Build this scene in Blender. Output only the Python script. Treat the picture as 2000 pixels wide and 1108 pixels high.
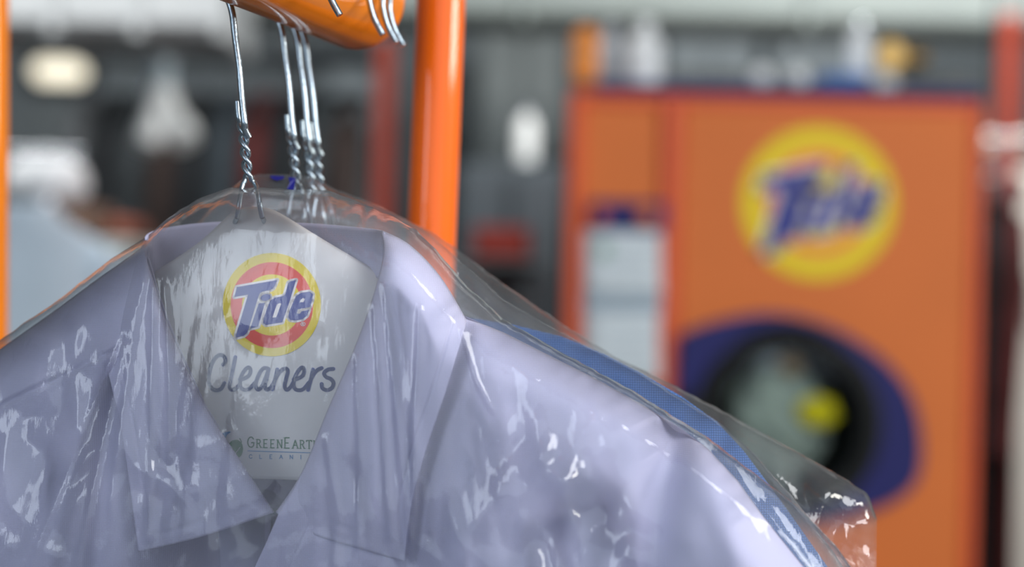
import bpy, math, random
import numpy as np
from mathutils import Vector, Matrix
from mathutils.geometry import tessellate_polygon

random.seed(7); rng = np.random.default_rng(7)
for o in list(bpy.data.objects): bpy.data.objects.remove(o)
scene = bpy.context.scene
COL = scene.collection

# ------------------------------------------------------------------ camera
W, H, LENS, HC = 2000, 1108, 70.0, 1.45
F = LENS / 36.0 * W
ROLL = math.radians(1.3)
CR, SR = math.cos(ROLL), math.sin(ROLL)
cam_d = bpy.data.cameras.new('camera'); cam = bpy.data.objects.new('camera', cam_d); COL.objects.link(cam)
cam_d.lens = LENS; cam_d.sensor_width = 36; cam_d.clip_start = .02; cam_d.clip_end = 60
cam.matrix_world = Matrix(((CR, -SR, 0, 0), (0, 0, -1, 0), (SR, CR, 0, HC), (0, 0, 0, 1)))
cam_d.dof.use_dof = True; cam_d.dof.focus_distance = 0.838; cam_d.dof.aperture_fstop = 4.2
scene.camera = cam

# ------------------------------------------------------------------ light
scene.view_settings.view_transform = 'Standard'; scene.view_settings.look = 'None'
scene.view_settings.gamma = 1; scene.view_settings.use_curve_mapping = False
scene.view_settings.exposure = -0.13
wd = bpy.data.worlds.new('world'); scene.world = wd; wd.use_nodes = True
wbg = wd.node_tree.nodes['Background']
wbg.inputs['Color'].default_value = (.74, .86, 1.0, 1); wbg.inputs['Strength'].default_value = 1.25
def area(name, loc, target, sx, sy, power, col=(1, 1, 1)):
    l = bpy.data.lights.new(name, 'AREA'); l.shape = 'RECTANGLE'; l.size = sx; l.size_y = sy; l.energy = power; l.color = col
    o = bpy.data.objects.new(name, l); COL.objects.link(o); o.location = loc
    o.rotation_euler = (Vector(target) - Vector(loc)).to_track_quat('-Z', 'Y').to_euler()
    return o
area('unseen_area_light', (2.9, .35, 2.13), (0, .95, 1.95), 1.8, .62, 70, (1, .96, .88))  # unseen side light, placed to give the post its bright strip
area('unseen_area_light', (1.5, -.9, 3.0), (.05, .85, 1.4), 1.7, 1.4, 94, (.97, .98, 1.0))  # unseen high key light from the upper right, added for the collar shadows
area('unseen_area_light', (-1.9, -1.3, 2.2), (-.1, .85, 1.4), .8, 1.4, 15, (.80, .90, 1.0))  # unseen front left fill, added for highlights on the film
area('unseen_ceiling_fill', (-1.5, 4.0, 3.3), (-1.5, 7.0, 0), 1.8, .4, 92, (1, .98, .95))  # this and the next: unseen fills added to brighten the back of the shop
area('unseen_ceiling_fill', (1.6, 4.9, 3.3), (1.6, 8.0, 0), 1.8, .4, 125, (1, .98, .95))

# ------------------------------------------------------------------ pixel rays (photograph 2000 x 1108)
C0 = np.array([0, 0, HC])
def rays(px, py):
    a = (np.asarray(px, float) - 1000) / F; b = -(np.asarray(py, float) - 554) / F
    return np.stack([a * CR - b * SR, np.ones_like(a), a * SR + b * CR], -1)
def at(px, py, Y):
    return C0 + rays(px, py) * Y
D0 = .855
RAILDIR = np.array([930 / F, 1.0, 0.0])
TH = math.atan(930 / F); NRM = np.array([math.sin(TH), math.cos(TH), 0.0])
A0 = at(485, 554, D0)
MM = D0 / F * 1000                                   # mm per pixel at the first hanger
def off(k): return RAILDIR * (D0 / (1 - k) - D0)
def S(px, py, w=0.0, k=0.0):
    """point of the hanging plane of the garment k along the rail, w mm towards the aisle"""
    r = rays(px, py); A = A0 + off(k)
    t = ((A - C0) @ NRM - np.asarray(w) * .001) / (r @ NRM)
    return C0 + r * t[..., None]

# ------------------------------------------------------------------ materials
def lin(c):
    c = [x / 255 for x in c]
    return tuple(x / 12.92 if x <= .04045 else ((x + .055) / 1.055) ** 2.4 for x in c) + (1,)
MATS = {}
def mat(name, rgb, rough=.5, metal=0.0, nscale=20, namt=.12, bump=0.0, bscale=200, emit=0.0, coat=0.0, sheen=0.0, ior=1.45):
    if name in MATS: return MATS[name]
    m = bpy.data.materials.new(name); m.use_nodes = True; nt = m.node_tree; b = nt.nodes['Principled BSDF']
    c = lin(rgb)
    tc = nt.nodes.new('ShaderNodeTexCoord')
    n = nt.nodes.new('ShaderNodeTexNoise'); n.inputs['Scale'].default_value = nscale; n.inputs['Detail'].default_value = 4
    nt.links.new(tc.outputs['Object'], n.inputs['Vector'])
    r = nt.nodes.new('ShaderNodeValToRGB')
    r.color_ramp.elements[0].color = tuple(x * (1 - namt) for x in c[:3]) + (1,)
    r.color_ramp.elements[1].color = tuple(min(1, x * (1 + namt)) for x in c[:3]) + (1,)
    r.color_ramp.elements[0].position = .3; r.color_ramp.elements[1].position = .7
    nt.links.new(n.outputs['Fac'], r.inputs['Fac']); nt.links.new(r.outputs['Color'], b.inputs['Base Color'])
    b.inputs['Roughness'].default_value = rough; b.inputs['Metallic'].default_value = metal
    b.inputs['Coat Weight'].default_value = coat; b.inputs['Sheen Weight'].default_value = sheen; b.inputs['IOR'].default_value = ior
    b.inputs['Coat Roughness'].default_value = .05
    if coat: b.inputs['Specular IOR Level'].default_value = .12
    if bump:
        n2 = nt.nodes.new('ShaderNodeTexNoise'); n2.inputs['Scale'].default_value = bscale; n2.inputs['Detail'].default_value = 5
        nt.links.new(tc.outputs['Object'], n2.inputs['Vector'])
        bp = nt.nodes.new('ShaderNodeBump'); bp.inputs['Strength'].default_value = bump; bp.inputs['Distance'].default_value = .002
        nt.links.new(n2.outputs['Fac'], bp.inputs['Height']); nt.links.new(bp.outputs['Normal'], b.inputs['Normal'])
    if emit:
        b.inputs['Emission Color'].default_value = c; b.inputs['Emission Strength'].default_value = emit
    MATS[name] = m
    return m
def cloth_mat(name, rgb, weave=1500, amt=.35, transl=.25, twill=False):
    """woven cloth: fine crossing threads in colour and relief, some light through it"""
    m = bpy.data.materials.new(name); m.use_nodes = True; nt = m.node_tree; b = nt.nodes['Principled BSDF']; N = nt.nodes.new; L = nt.links.new
    c = lin(rgb); tc = N('ShaderNodeTexCoord'); hs = []
    for ax in (('X', 'Z') if not twill else ('DIAGONAL', 'Z')):
        wv = N('ShaderNodeTexWave'); wv.bands_direction = ax; wv.inputs['Scale'].default_value = weave / 6.28 if True else 1
        wv.inputs['Distortion'].default_value = .6; L(tc.outputs['Object'], wv.inputs['Vector']); hs.append(wv)
    mx = N('ShaderNodeMath'); mx.operation = 'MULTIPLY'; L(hs[0].outputs['Fac'], mx.inputs[0]); L(hs[1].outputs['Fac'], mx.inputs[1])
    r = N('ShaderNodeValToRGB')
    r.color_ramp.elements[0].color = tuple(x * (1 - amt) for x in c[:3]) + (1,); r.color_ramp.elements[1].color = tuple(min(1, x * (1 + amt * .5)) for x in c[:3]) + (1,)
    L(mx.outputs[0], r.inputs['Fac']); L(r.outputs['Color'], b.inputs['Base Color'])
    bp = N('ShaderNodeBump'); bp.inputs['Strength'].default_value = .25; bp.inputs['Distance'].default_value = .0003
    L(mx.outputs[0], bp.inputs['Height']); L(bp.outputs['Normal'], b.inputs['Normal'])
    b.inputs['Roughness'].default_value = .85; b.inputs['Sheen Weight'].default_value = .15; b.inputs['Specular IOR Level'].default_value = .2
    if transl:
        t = N('ShaderNodeBsdfTranslucent'); L(r.outputs['Color'], t.inputs['Color'])
        ms = N('ShaderNodeMixShader'); ms.inputs[0].default_value = transl
        L(b.outputs[0], ms.inputs[1]); L(t.outputs[0], ms.inputs[2]); L(ms.outputs[0], nt.nodes['Material Output'].inputs['Surface'])
    return m
def film_mat(name, haze=.05, gloss=1.5, bump=.5, tint=(.985, .99, 1)):
    """thin clear polythene: sharp reflections over a clear body, slightly milky, finely crinkled"""
    m = bpy.data.materials.new(name); m.use_nodes = True; nt = m.node_tree; N = nt.nodes.new; L = nt.links.new
    nt.nodes.remove(nt.nodes['Principled BSDF']); out = nt.nodes['Material Output']
    tc = N('ShaderNodeTexCoord')
    mp = N('ShaderNodeMapping'); mp.inputs['Scale'].default_value = (1, 1, .35); L(tc.outputs['Object'], mp.inputs['Vector'])
    vo = N('ShaderNodeTexVoronoi'); vo.feature = 'DISTANCE_TO_EDGE'; vo.inputs['Scale'].default_value = 70
    no0 = N('ShaderNodeTexNoise'); no0.inputs['Scale'].default_value = 30; L(mp.outputs[0], no0.inputs['Vector'])
    av = N('ShaderNodeVectorMath'); av.operation = 'MULTIPLY_ADD'; av.inputs[1].default_value = (.05, .05, .05)
    L(no0.outputs['Color'], av.inputs[0]); L(mp.outputs[0], av.inputs[2]); L(av.outputs[0], vo.inputs['Vector'])
    no = N('ShaderNodeTexNoise'); no.inputs['Scale'].default_value = 45; no.inputs['Detail'].default_value = 6; no.inputs['Roughness'].default_value = .6
    L(mp.outputs[0], no.inputs['Vector'])
    ad = N('ShaderNodeMath'); ad.operation = 'MULTIPLY_ADD'; ad.inputs[1].default_value = .25; L(vo.outputs['Distance'], ad.inputs[0]); L(no.outputs['Fac'], ad.inputs[2])
    bp = N('ShaderNodeBump'); bp.inputs['Strength'].default_value = bump; bp.inputs['Distance'].default_value = .0022; L(ad.outputs[0], bp.inputs['Height'])
    fr = N('ShaderNodeFresnel'); fr.inputs['IOR'].default_value = 1.5; L(bp.outputs['Normal'], fr.inputs['Normal'])
    mu = N('ShaderNodeMath'); mu.operation = 'MULTIPLY'; mu.use_clamp = True; mu.inputs[1].default_value = gloss; L(fr.outputs[0], mu.inputs[0])
    tr = N('ShaderNodeBsdfTransparent'); tr.inputs['Color'].default_value = tint + (1,)
    df = N('ShaderNodeBsdfDiffuse'); df.inputs['Color'].default_value = (.86, .9, .95, 1); L(bp.outputs['Normal'], df.inputs['Normal'])
    gl = N('ShaderNodeBsdfGlossy'); gl.inputs['Roughness'].default_value = .055; L(bp.outputs['Normal'], gl.inputs['Normal'])
    m1 = N('ShaderNodeMixShader'); m1.inputs[0].default_value = haze; L(tr.outputs[0], m1.inputs[1]); L(df.outputs[0], m1.inputs[2])
    m2 = N('ShaderNodeMixShader'); L(mu.outputs[0], m2.inputs[0]); L(m1.outputs[0], m2.inputs[1]); L(gl.outputs[0], m2.inputs[2])
    L(m2.outputs[0], out.inputs['Surface'])
    return m
def glass_mat():
    m = bpy.data.materials.new('door_glass'); m.use_nodes = True; nt = m.node_tree; N = nt.nodes.new; L = nt.links.new
    nt.nodes.remove(nt.nodes['Principled BSDF'])
    fr = N('ShaderNodeFresnel'); fr.inputs['IOR'].default_value = 1.33; tr = N('ShaderNodeBsdfTransparent'); tr.inputs[0].default_value = (.9, .93, .93, 1); gl = N('ShaderNodeBsdfGlossy'); gl.inputs['Roughness'].default_value = .03
    ms = N('ShaderNodeMixShader'); L(fr.outputs[0], ms.inputs[0]); L(tr.outputs[0], ms.inputs[1]); L(gl.outputs[0], ms.inputs[2]); L(ms.outputs[0], nt.nodes['Material Output'].inputs['Surface'])
    return m
M_ORANGE = mat('orange_paint', (244, 134, 22), .28, 0, 8, .05, coat=.7)
M_POST = mat('post_paint', (236, 102, 20), .3, 0, 8, .05, coat=.8)
M_MACH = mat('machine_orange', (212, 110, 42), .6, 0, 3, .05)
M_MACHRED = mat('machine_edge_red', (218, 88, 44), .5, 0, 3, .05)
M_NAVY = mat('navy_trim', (15, 19, 92), .65, 0, 6, .1)
M_BLACK = mat('black_rubber', (12, 15, 18), .75, 0, 10, .2)
M_WIRE = mat('galvanised_wire', (162, 176, 186), .3, 1.0, 60, .2, .15, 400)
M_STEEL = mat('brushed_steel', (205, 210, 214), .22, 1.0, 30, .1)
M_CHROME = mat('chrome', (235, 238, 240), .12, 1.0, 30, .05)
M_BRASS = mat('brass', (170, 140, 86), .45, 1.0, 30, .1)
M_PAPER = mat('card_paper', (214, 212, 212), .75, 0, 25, .02, .08, 300)
M_YEL = mat('print_yellow', (230, 204, 8), .6, 0, 40, .03)
M_RED = mat('print_red', (228, 66, 46), .6, 0, 40, .03)
M_BLUE = mat('print_blue', (52, 60, 140), .6, 0, 40, .05)
M_SCRIPT = mat('print_mid_blue', (48, 70, 160), .6, 0, 40, .04)
M_WHITE = mat('print_white', (232, 226, 226), .6, 0, 40, .02)
M_GREEN = mat('print_green', (8, 104, 62), .6, 0, 40, .04)
M_CYAN = mat('print_cyan', (26, 116, 178), .6, 0, 40, .04)
M_INK = mat('bag_ink', (22, 26, 112), .5, 0, 40, .04)
M_LAV = cloth_mat('lavender_cotton', (207, 205, 233), 2600, .10, .15)
M_DENIM = cloth_mat('blue_twill', (80, 122, 190), 1900, .55, .1)
M_WSHIRT = cloth_mat('white_cotton', (205, 214, 228), 2600, .1, .2)
M_FILM = film_mat('polythene_film', .065, 1.25, .3)
M_FILM2 = film_mat('rear_polythene_film', .035, 1.4, .4)
M_GLASS = glass_mat()

# ------------------------------------------------------------------ mesh helpers
LOC = {}
def tag(o, label=None, cat=None, group=None, kind=None):
    if label: o['label'] = label
    if cat: o['category'] = cat
    if group: o['group'] = group
    if kind: o['kind'] = kind
    return o
def thing(name, loc, label, cat, group=None):
    o = bpy.data.objects.new(name, None); COL.objects.link(o); o.location = tuple(loc); o.empty_display_size = .05
    LOC[o.name] = np.array(loc, float)
    return tag(o, label, cat, group)
def mesh(name, V, Fc, m, parent=None, smooth=True, base=None):
    V = np.asarray(V, float).reshape(-1, 3)
    me = bpy.data.meshes.new(name)
    if parent is not None: loc = LOC[parent.name]
    elif base is not None: loc = np.array(base, float)
    else: loc = np.array([(V[:, 0].min() + V[:, 0].max()) / 2, (V[:, 1].min() + V[:, 1].max()) / 2, V[:, 2].min()])
    me.from_pydata((V - loc).tolist(), [], [list(map(int, f)) for f in Fc]); me.update()
    if smooth: me.polygons.foreach_set('use_smooth', [True] * len(me.polygons))
    me.materials.append(m)
    o = bpy.data.objects.new(name, me); COL.objects.link(o)
    if parent is not None: o.parent = parent
    else: o.location = tuple(loc)
    LOC[o.name] = loc
    return o
class MB:
    def __init__(s): s.v = []; s.f = []
    def add(s, V, Fc):
        n = len(s.v); s.v += [tuple(p) for p in V]; s.f += [tuple(i + n for i in f) for f in Fc]; return s
    def box(s, lo, hi, bev=0.0):
        lo = np.array(lo, float); hi = np.array(hi, float); b = min(bev, *(abs(hi - lo) / 2.01))
        if b <= 0:
            V = [(x, y, z) for x in (lo[0], hi[0]) for y in (lo[1], hi[1]) for z in (lo[2], hi[2])]
            return s.add(V, [(0, 1, 3, 2), (4, 6, 7, 5), (0, 4, 5, 1), (2, 3, 7, 6), (0, 2, 6, 4), (1, 5, 7, 3)])
        V = []; idx = {}
        for i in (0, 1):
            for j in (0, 1):
                for k_ in (0, 1):
                    c = np.array([(lo, hi)[i][0], (lo, hi)[j][1], (lo, hi)[k_][2]]); sg = np.array([1 - 2 * i, 1 - 2 * j, 1 - 2 * k_])
                    for a in range(3):
                        p = c + sg * b; p[a] = c[a]; idx[(i, j, k_, a)] = len(V); V.append(p)
        Fc = []; g = lambda i, j, k_, a: idx[(i, j, k_, a)]
        for t in (0, 1):
            Fc.append([g(t, 0, 0, 0), g(t, 1, 0, 0), g(t, 1, 1, 0), g(t, 0, 1, 0)]); Fc.append([g(0, t, 0, 1), g(1, t, 0, 1), g(1, t, 1, 1), g(0, t, 1, 1)])
            Fc.append([g(0, 0, t, 2), g(1, 0, t, 2), g(1, 1, t, 2), g(0, 1, t, 2)])
        for a in (0, 1):
            for c in (0, 1):
                Fc.append([g(0, a, c, 1), g(1, a, c, 1), g(1, a, c, 2), g(0, a, c, 2)])
                Fc.append([g(a, 0, c, 0), g(a, 1, c, 0), g(a, 1, c, 2), g(a, 0, c, 2)])
                Fc.append([g(a, c, 0, 0), g(a, c, 1, 0), g(a, c, 1, 1), g(a, c, 0, 1)])
        for i in (0, 1):
            for j in (0, 1):
                for k_ in (0, 1): Fc.append([g(i, j, k_, 0), g(i, j, k_, 1), g(i, j, k_, 2)])
        return s.add(V, Fc)
    def tube(s, pts, r, seg=10, caps=True):
        P = np.asarray(pts, float); n = len(P); R = np.broadcast_to(np.asarray(r, float), (n,))
        T = np.gradient(P, axis=0); T /= np.linalg.norm(T, axis=1)[:, None] + 1e-12
        u = np.cross(T[0], [0, 0, 1.0]);
        if np.linalg.norm(u) < 1e-3: u = np.cross(T[0], [1.0, 0, 0])
        u /= np.linalg.norm(u); V = []
        for i in range(n):
            u = u - T[i] * (u @ T[i]); u /= np.linalg.norm(u) + 1e-12; v = np.cross(T[i], u)
            for q in range(seg):
                a = 2 * math.pi * q / seg; V.append(P[i] + R[i] * (u * math.cos(a) + v * math.sin(a)))
        Fc = [(i * seg + q, i * seg + (q + 1) % seg, (i + 1) * seg + (q + 1) % seg, (i + 1) * seg + q) for i in range(n - 1) for q in range(seg)]
        if caps: Fc += [tuple(range(seg))[::-1], tuple((n - 1) * seg + q for q in range(seg))]
        return s.add(V, Fc)
    def lathe(s, prof, c, axis=(0, 0, 1), seg=24, caps=True):
        """prof: (radius, height) along axis from c"""
        ax = np.array(axis, float); ax /= np.linalg.norm(ax)
        u = np.cross(ax, [0, 1.0, 0]) if abs(ax[1]) < .9 else np.cross(ax, [1.0, 0, 0]); u /= np.linalg.norm(u); v = np.cross(ax, u)
        c = np.array(c, float); V = []
        for r, h in prof:
            for q in range(seg):
                a = 2 * math.pi * q / seg; V.append(c + ax * h + max(r, 1e-5) * (u * math.cos(a) + v * math.sin(a)))
        n = len(prof)
        Fc = [(i * seg + q, i * seg + (q + 1) % seg, (i + 1) * seg + (q + 1) % seg, (i + 1) * seg + q) for i in range(n - 1) for q in range(seg)]
        if caps: Fc += [tuple(range(seg))[::-1], tuple((n - 1) * seg + q for q in range(seg))]
        return s.add(V, Fc)
    def build(s, name, m, parent=None, smooth=True, base=None):
        o = mesh(name, s.v, s.f, m, parent, smooth, base)
        if smooth:
            try: o.data.set_sharp_from_angle(angle=math.radians(40))
            except Exception: pass
        return o
def catmull(pts, n=8, closed=False):
    P = np.asarray(pts, float); m = len(P); out = []
    for i in range(m if closed else m - 1):
        if closed: p0, p1, p2, p3 = P[i - 1], P[i], P[(i + 1) % m], P[(i + 2) % m]
        else: p0, p1, p2, p3 = P[max(i - 1, 0)], P[i], P[i + 1], P[min(i + 2, m - 1)]
        for q in range(n):
            t = q / n; out.append(.5 * (2 * p1 + (p2 - p0) * t + (2 * p0 - 5 * p1 + 4 * p2 - p3) * t * t + (3 * p1 - p0 - 3 * p2 + p3) * t ** 3))
    if not closed: out.append(P[-1])
    return np.array(out)
def resample(pts, n):
    P = np.asarray(pts, float); d = np.r_[0, np.cumsum(np.linalg.norm(np.diff(P[:, :2], axis=0), axis=1))]
    t = np.linspace(0, d[-1], n); return np.stack([np.interp(t, d, P[:, j]) for j in range(P.shape[1])], 1)
def polydist(X, Y, poly):
    P = np.asarray(poly, float); best = np.full(X.shape, 1e9)
    for a, b in zip(P[:-1], P[1:]):
        d = b - a; L2 = d @ d + 1e-9
        t = np.clip(((X - a[0]) * d[0] + (Y - a[1]) * d[1]) / L2, 0, 1)
        best = np.minimum(best, np.hypot(X - a[0] - t * d[0], Y - a[1] - t * d[1]))
    return best
def vnoise(x, y, seed=0):
    """smooth value noise, about -1..1"""
    r = np.random.default_rng(seed).uniform(-1, 1, (256, 256))
    xi = np.floor(x).astype(int); yi = np.floor(y).astype(int); fx = x - xi; fy = y - yi
    fx = fx * fx * fx * (fx * (fx * 6 - 15) + 10); fy = fy * fy * fy * (fy * (fy * 6 - 15) + 10)
    g = lambda i, j: r[(xi + i) % 256, (yi + j) % 256]
    return (g(0, 0) * (1 - fx) + g(1, 0) * fx) * (1 - fy) + (g(0, 1) * (1 - fx) + g(1, 1) * fx) * fy
def gridfaces(nu, nv, base=0):
    i, j = np.meshgrid(np.arange(nu - 1), np.arange(nv - 1), indexing='ij'); a = (base + i * nv + j).ravel()
    return np.stack([a, a + 1, a + nv + 1, a + nv], 1)
def grid(name, P, m, parent, extra=None):
    nu, nv = P.shape[:2]; return mesh(name, P.reshape(-1, 3), gridfaces(nu, nv), m, parent)
def solidify(o, th, offset=-1):
    md = o.modifiers.new('thickness', 'SOLIDIFY'); md.thickness = th; md.offset = offset; return o
# flat print ---------------------------------------------------------
def prism(mb, loops, fn, h0=None, h1=None):
    """outline with holes, fn(x, y, level) gives the point; a thin slab between level 0 and 1"""
    loops = [np.asarray(l, float) for l in loops]
    tris = tessellate_polygon([[Vector((p[0], p[1], 0)) for p in l] for l in loops])
    flat = np.concatenate(loops); n = len(flat)
    V = [fn(p[0], p[1], 1) for p in flat] + [fn(p[0], p[1], 0) for p in flat]
    Fc = [tuple(t) for t in tris] + [tuple(i + n for i in t[::-1]) for t in tris]; b = 0
    for l in loops:
        k_ = len(l); Fc += [(b + i, b + (i + 1) % k_, n + b + (i + 1) % k_, n + b + i) for i in range(k_)]; b += k_
    return mb.add(V, Fc)
def stroke(mb, pts, wd, fn, closed=False):
    P = np.asarray(pts, float)
    if closed: P = np.vstack([P, P[:1]])
    for a, b in zip(P[:-1], P[1:]):
        d = b - a; L = np.hypot(*d)
        if L < 1e-6: continue
        ang = math.atan2(d[1], d[0]); h = wd / 2
        arc = [(b[0] + h * math.cos(ang + t), b[1] + h * math.sin(ang + t)) for t in np.linspace(-math.pi / 2, math.pi / 2, 6)]
        arc += [(a[0] + h * math.cos(ang + t), a[1] + h * math.sin(ang + t)) for t in np.linspace(math.pi / 2, 3 * math.pi / 2, 6)]
        n = len(arc); mb.add([fn(x, y, 1) for x, y in arc] + [fn(x, y, 0) for x, y in arc],
                             [tuple(range(n))] + [(i, (i + 1) % n, n + (i + 1) % n, n + i) for i in range(n)])
    return mb
def ell(cx, cy, rx, ry, n=72, rot=0):
    t = np.linspace(0, 2 * math.pi, n, endpoint=False); x = rx * np.cos(t); y = ry * np.sin(t)
    return np.stack([cx + x * math.cos(rot) - y * math.sin(rot), cy + x * math.sin(rot) + y * math.cos(rot)], 1)
# the emblem, in units of its own drawing (x right, y down)
L_T = [(215, 408), (612, 338), (592, 388), (572, 422), (540, 438), (470, 452), (442, 468), (425, 505), (332, 815), (315, 860), (286, 886), (206, 908), (205, 880), (325, 482), (190, 506)]
L_I = [(430, 568), (492, 563), (424, 797), (345, 817)]
L_D = [(720, 365), (745, 350), (797, 338), (735, 545), (662, 755), (500, 782), (474, 762), (478, 718), (520, 592), (545, 538), (590, 511), (668, 497), (688, 478)]
L_Dh = [(607, 582), (630, 566), (652, 570), (602, 704), (564, 708)]
L_E = [(775, 540), (800, 492), (850, 463), (930, 452), (962, 475), (956, 540), (934, 604), (900, 611), (815, 626), (803, 666), (832, 671), (852, 646), (926, 630), (906, 688), (860, 725), (790, 738), (738, 731), (718, 702), (730, 650)]
L_Eh = [(840, 535), (866, 514), (884, 526), (870, 555), (832, 558)]
def emblem(parent, fn, rings):
    """fn(x, y, level) maps the drawing onto the surface; level rises away from it"""
    lv = lambda a, b: (lambda x, y, t: fn(x, y, a if t == 0 else b))
    (yo, ro, yi) = rings
    o = prism(MB(), [ell(*yo)], lv(0, 1)).build('logo_ring', M_YEL, parent, False); o['label'] = 'yellow outer disc of the round emblem'
    o = prism(MB(), [ell(*ro)], lv(1, 2)).build('logo_ring', rings_mat[0], parent, False); o['label'] = 'red ring of the round emblem'
    o = prism(MB(), [ell(*yi)], lv(2, 3)).build('logo_disc', M_YEL, parent, False); o['label'] = 'yellow centre of the round emblem'
    wb = MB()
    for l in (L_T, L_I, L_D, L_E): prism(wb, [l], lv(3, 4)); stroke(wb, l, 40, lv(3, 4), True)
    dot = ell(497, 510, 50, 33, 24, -.25); prism(wb, [dot], lv(3, 4)); stroke(wb, dot, 38, lv(3, 4), True)
    wb.build('lettering_outline', M_WHITE, parent, False)
    for nm, loops in (('letter', [L_T]), ('letter', [L_I]), ('letter', [L_D, L_Dh]), ('letter', [L_E, L_Eh])):
        b = prism(MB(), loops, lv(4, 5))
        if loops[0] is L_I: prism(b, [dot], lv(4, 5))
        b.build(nm, M_BLUE, parent, False)
rings_mat = [M_RED]
# small stroke capitals (x 0..w, y down 0..1)
GLY = {'C': [[(.85, .2), (.6, .02), (.25, .1), (.05, .5), (.25, .9), (.6, .98), (.85, .8)]],
       'L': [[(.15, 0), (.15, 1), (.75, 1)]], 'E': [[(.75, 0), (.15, 0), (.15, 1), (.75, 1)], [(.15, .5), (.6, .5)]],
       'A': [[(0, 1), (.45, 0), (.9, 1)], [(.2, .62), (.7, .62)]], 'N': [[(.12, 1), (.12, 0), (.85, 1), (.85, 0)]], 'I': [[(.3, 0), (.3, 1)]],
       'G': [[(.85, .2), (.6, .02), (.25, .1), (.05, .5), (.25, .9), (.6, .98), (.85, .82), (.85, .56), (.58, .56)]],
       'R': [[(.15, 1), (.15, 0), (.6, .03), (.75, .25), (.6, .48), (.15, .5)], [(.45, .5), (.85, 1)]],
       'T': [[(0, .12), (0, 0), (.9, 0), (.9, .12)], [(.45, 0), (.45, 1)]], 'H': [[(.12, 0), (.12, 1)], [(.85, 0), (.85, 1)], [(.12, .5), (.85, .5)]]}
SERIF = {'R': [(.15, 1), (.9, 1), (.15, 0)], 'E': [(.15, 0), (.15, 1)], 'N': [(.12, 1), (.12, 0), (.85, 0)], 'A': [(0, 1), (.9, 1)], 'T': [(.45, 1)], 'H': [(.12, 0), (.12, 1), (.85, 0), (.85, 1)], 'G': [(.85, .56)], 'I': [], 'C': [], 'L': []}

# ================================================================== SETTING
def struct(name, lo, hi, m, bev=0): return tag(MB().box(lo, hi, bev).build(name, m, None, False), kind='structure')
M_FLOOR = mat('floor_tile', (112, 112, 110), .45, 0, 2, .15, .05, 60)
M_WALL = mat('wall_paint', (116, 125, 130), .8, 0, 3, .12)
M_CEIL = mat('ceiling_paint', (150, 154, 156), .85, 0, 3, .08)
XL, XR, YB, YF, ZC = -3.6, 4.2, 9.6, -2.6, 3.4
struct('floor', (XL, YF, -.1), (XR, YB, 0), M_FLOOR)
struct('ceiling', (XL, YF, ZC), (XR, YB, ZC + .1), M_CEIL)
struct('wall_back', (XL, YB, 0), (XR, YB + .1, ZC), M_WALL)
struct('door_reflection_wall', (XL, YF - .1, 0), (XR, YF, 1.05), M_WALL)  # unseen low wall, added so the machine's door glass reflects dark
struct('wall_left', (XL - .1, YF, 0), (XL, YB, ZC), M_WALL)
struct('wall_right', (XR, YF, 0), (XR + .1, YB, ZC), mat('right_wall_paint', (176, 178, 176), .8, 0, 3, .08))

# ================================================================== BACK OF THE SHOP
def hung(name, px, y_top, Y, hgt, wid, m, label, cat, group, turn=1.2, seed=0, deep=.10):
    """a garment on its own hanger: body with folds, two sleeves, wire hook"""
    r_ = np.random.default_rng(seed); p = at(px, y_top, Y); top = p[2]; ca, sa = math.cos(turn), math.sin(turn)
    g = thing(name, (p[0], Y, top - hgt), label, cat, group)
    W_ = lambda x, y, z: (p[0] + x * ca - y * sa, Y + x * sa + y * ca, top + z)
    prof = [(0, .05, .05), (-.03, .07, .06), (-.07, wid * .42, deep * .6), (-.12, wid * .5, deep * .9), (-.3, wid * .47, deep), (-.6 * hgt, wid * .46, deep * 1.05), (-hgt, wid * .5, deep * 1.15)]
    n = 26; V = []; ph = r_.uniform(0, 6, 3)
    for i, (z, a, b) in enumerate(prof):
        for q in range(n):
            t = 2 * math.pi * q / n; k_ = 1 + (.10 * math.sin(5 * t + ph[0]) + .06 * math.sin(9 * t + ph[1])) * min(1, i / 3)
            V.append(W_(a * math.cos(t) * (.8 + .2 * k_), b * math.sin(t) * k_, z))
    m_ = len(prof); Fc = [(i * n + q, i * n + (q + 1) % n, (i + 1) * n + (q + 1) % n, (i + 1) * n + q) for i in range(m_ - 1) for q in range(n)]
    mesh('body', V, Fc, m, g)
    for s in (-1, 1):
        pts = [W_(s * wid * .40, 0, -.10), W_(s * wid * .53, .01, -.2), W_(s * wid * .56, .02, -.4), W_(s * wid * .55, .03, -.62)]
        MB().tube(pts, [min(deep, .05), min(deep * 1.2, .06), min(deep * 1.1, .055), min(deep, .045)], 12).build('sleeve', m, g)
    MB().tube(catmull([W_(0, 0, -.02), W_(0, 0, .045), W_(.02, 0, .075), W_(0, 0, .1), W_(-.022, 0, .082)], 5), .002, 6).build('hook', M_WIRE, g)
    return g
DK = [mat('dark_cloth_%s' % n_, c_, .85, 0, 12, .3) for n_, c_ in (('charcoal', (60, 66, 70)), ('black', (40, 44, 48)), ('brown', (62, 52, 50)), ('slate', (66, 76, 84)), ('grey', (92, 96, 100)), ('plum', (92, 46, 46)))]
M_DUCT = mat('duct_white', (158, 163, 166), .6, 0, 4, .06)
M_DUCTG = mat('duct_grey', (122, 131, 129), .6, 0, 4, .06)
M_PIPE = mat('pipe_paint', (176, 192, 200), .35, 0, 6, .05)
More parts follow.
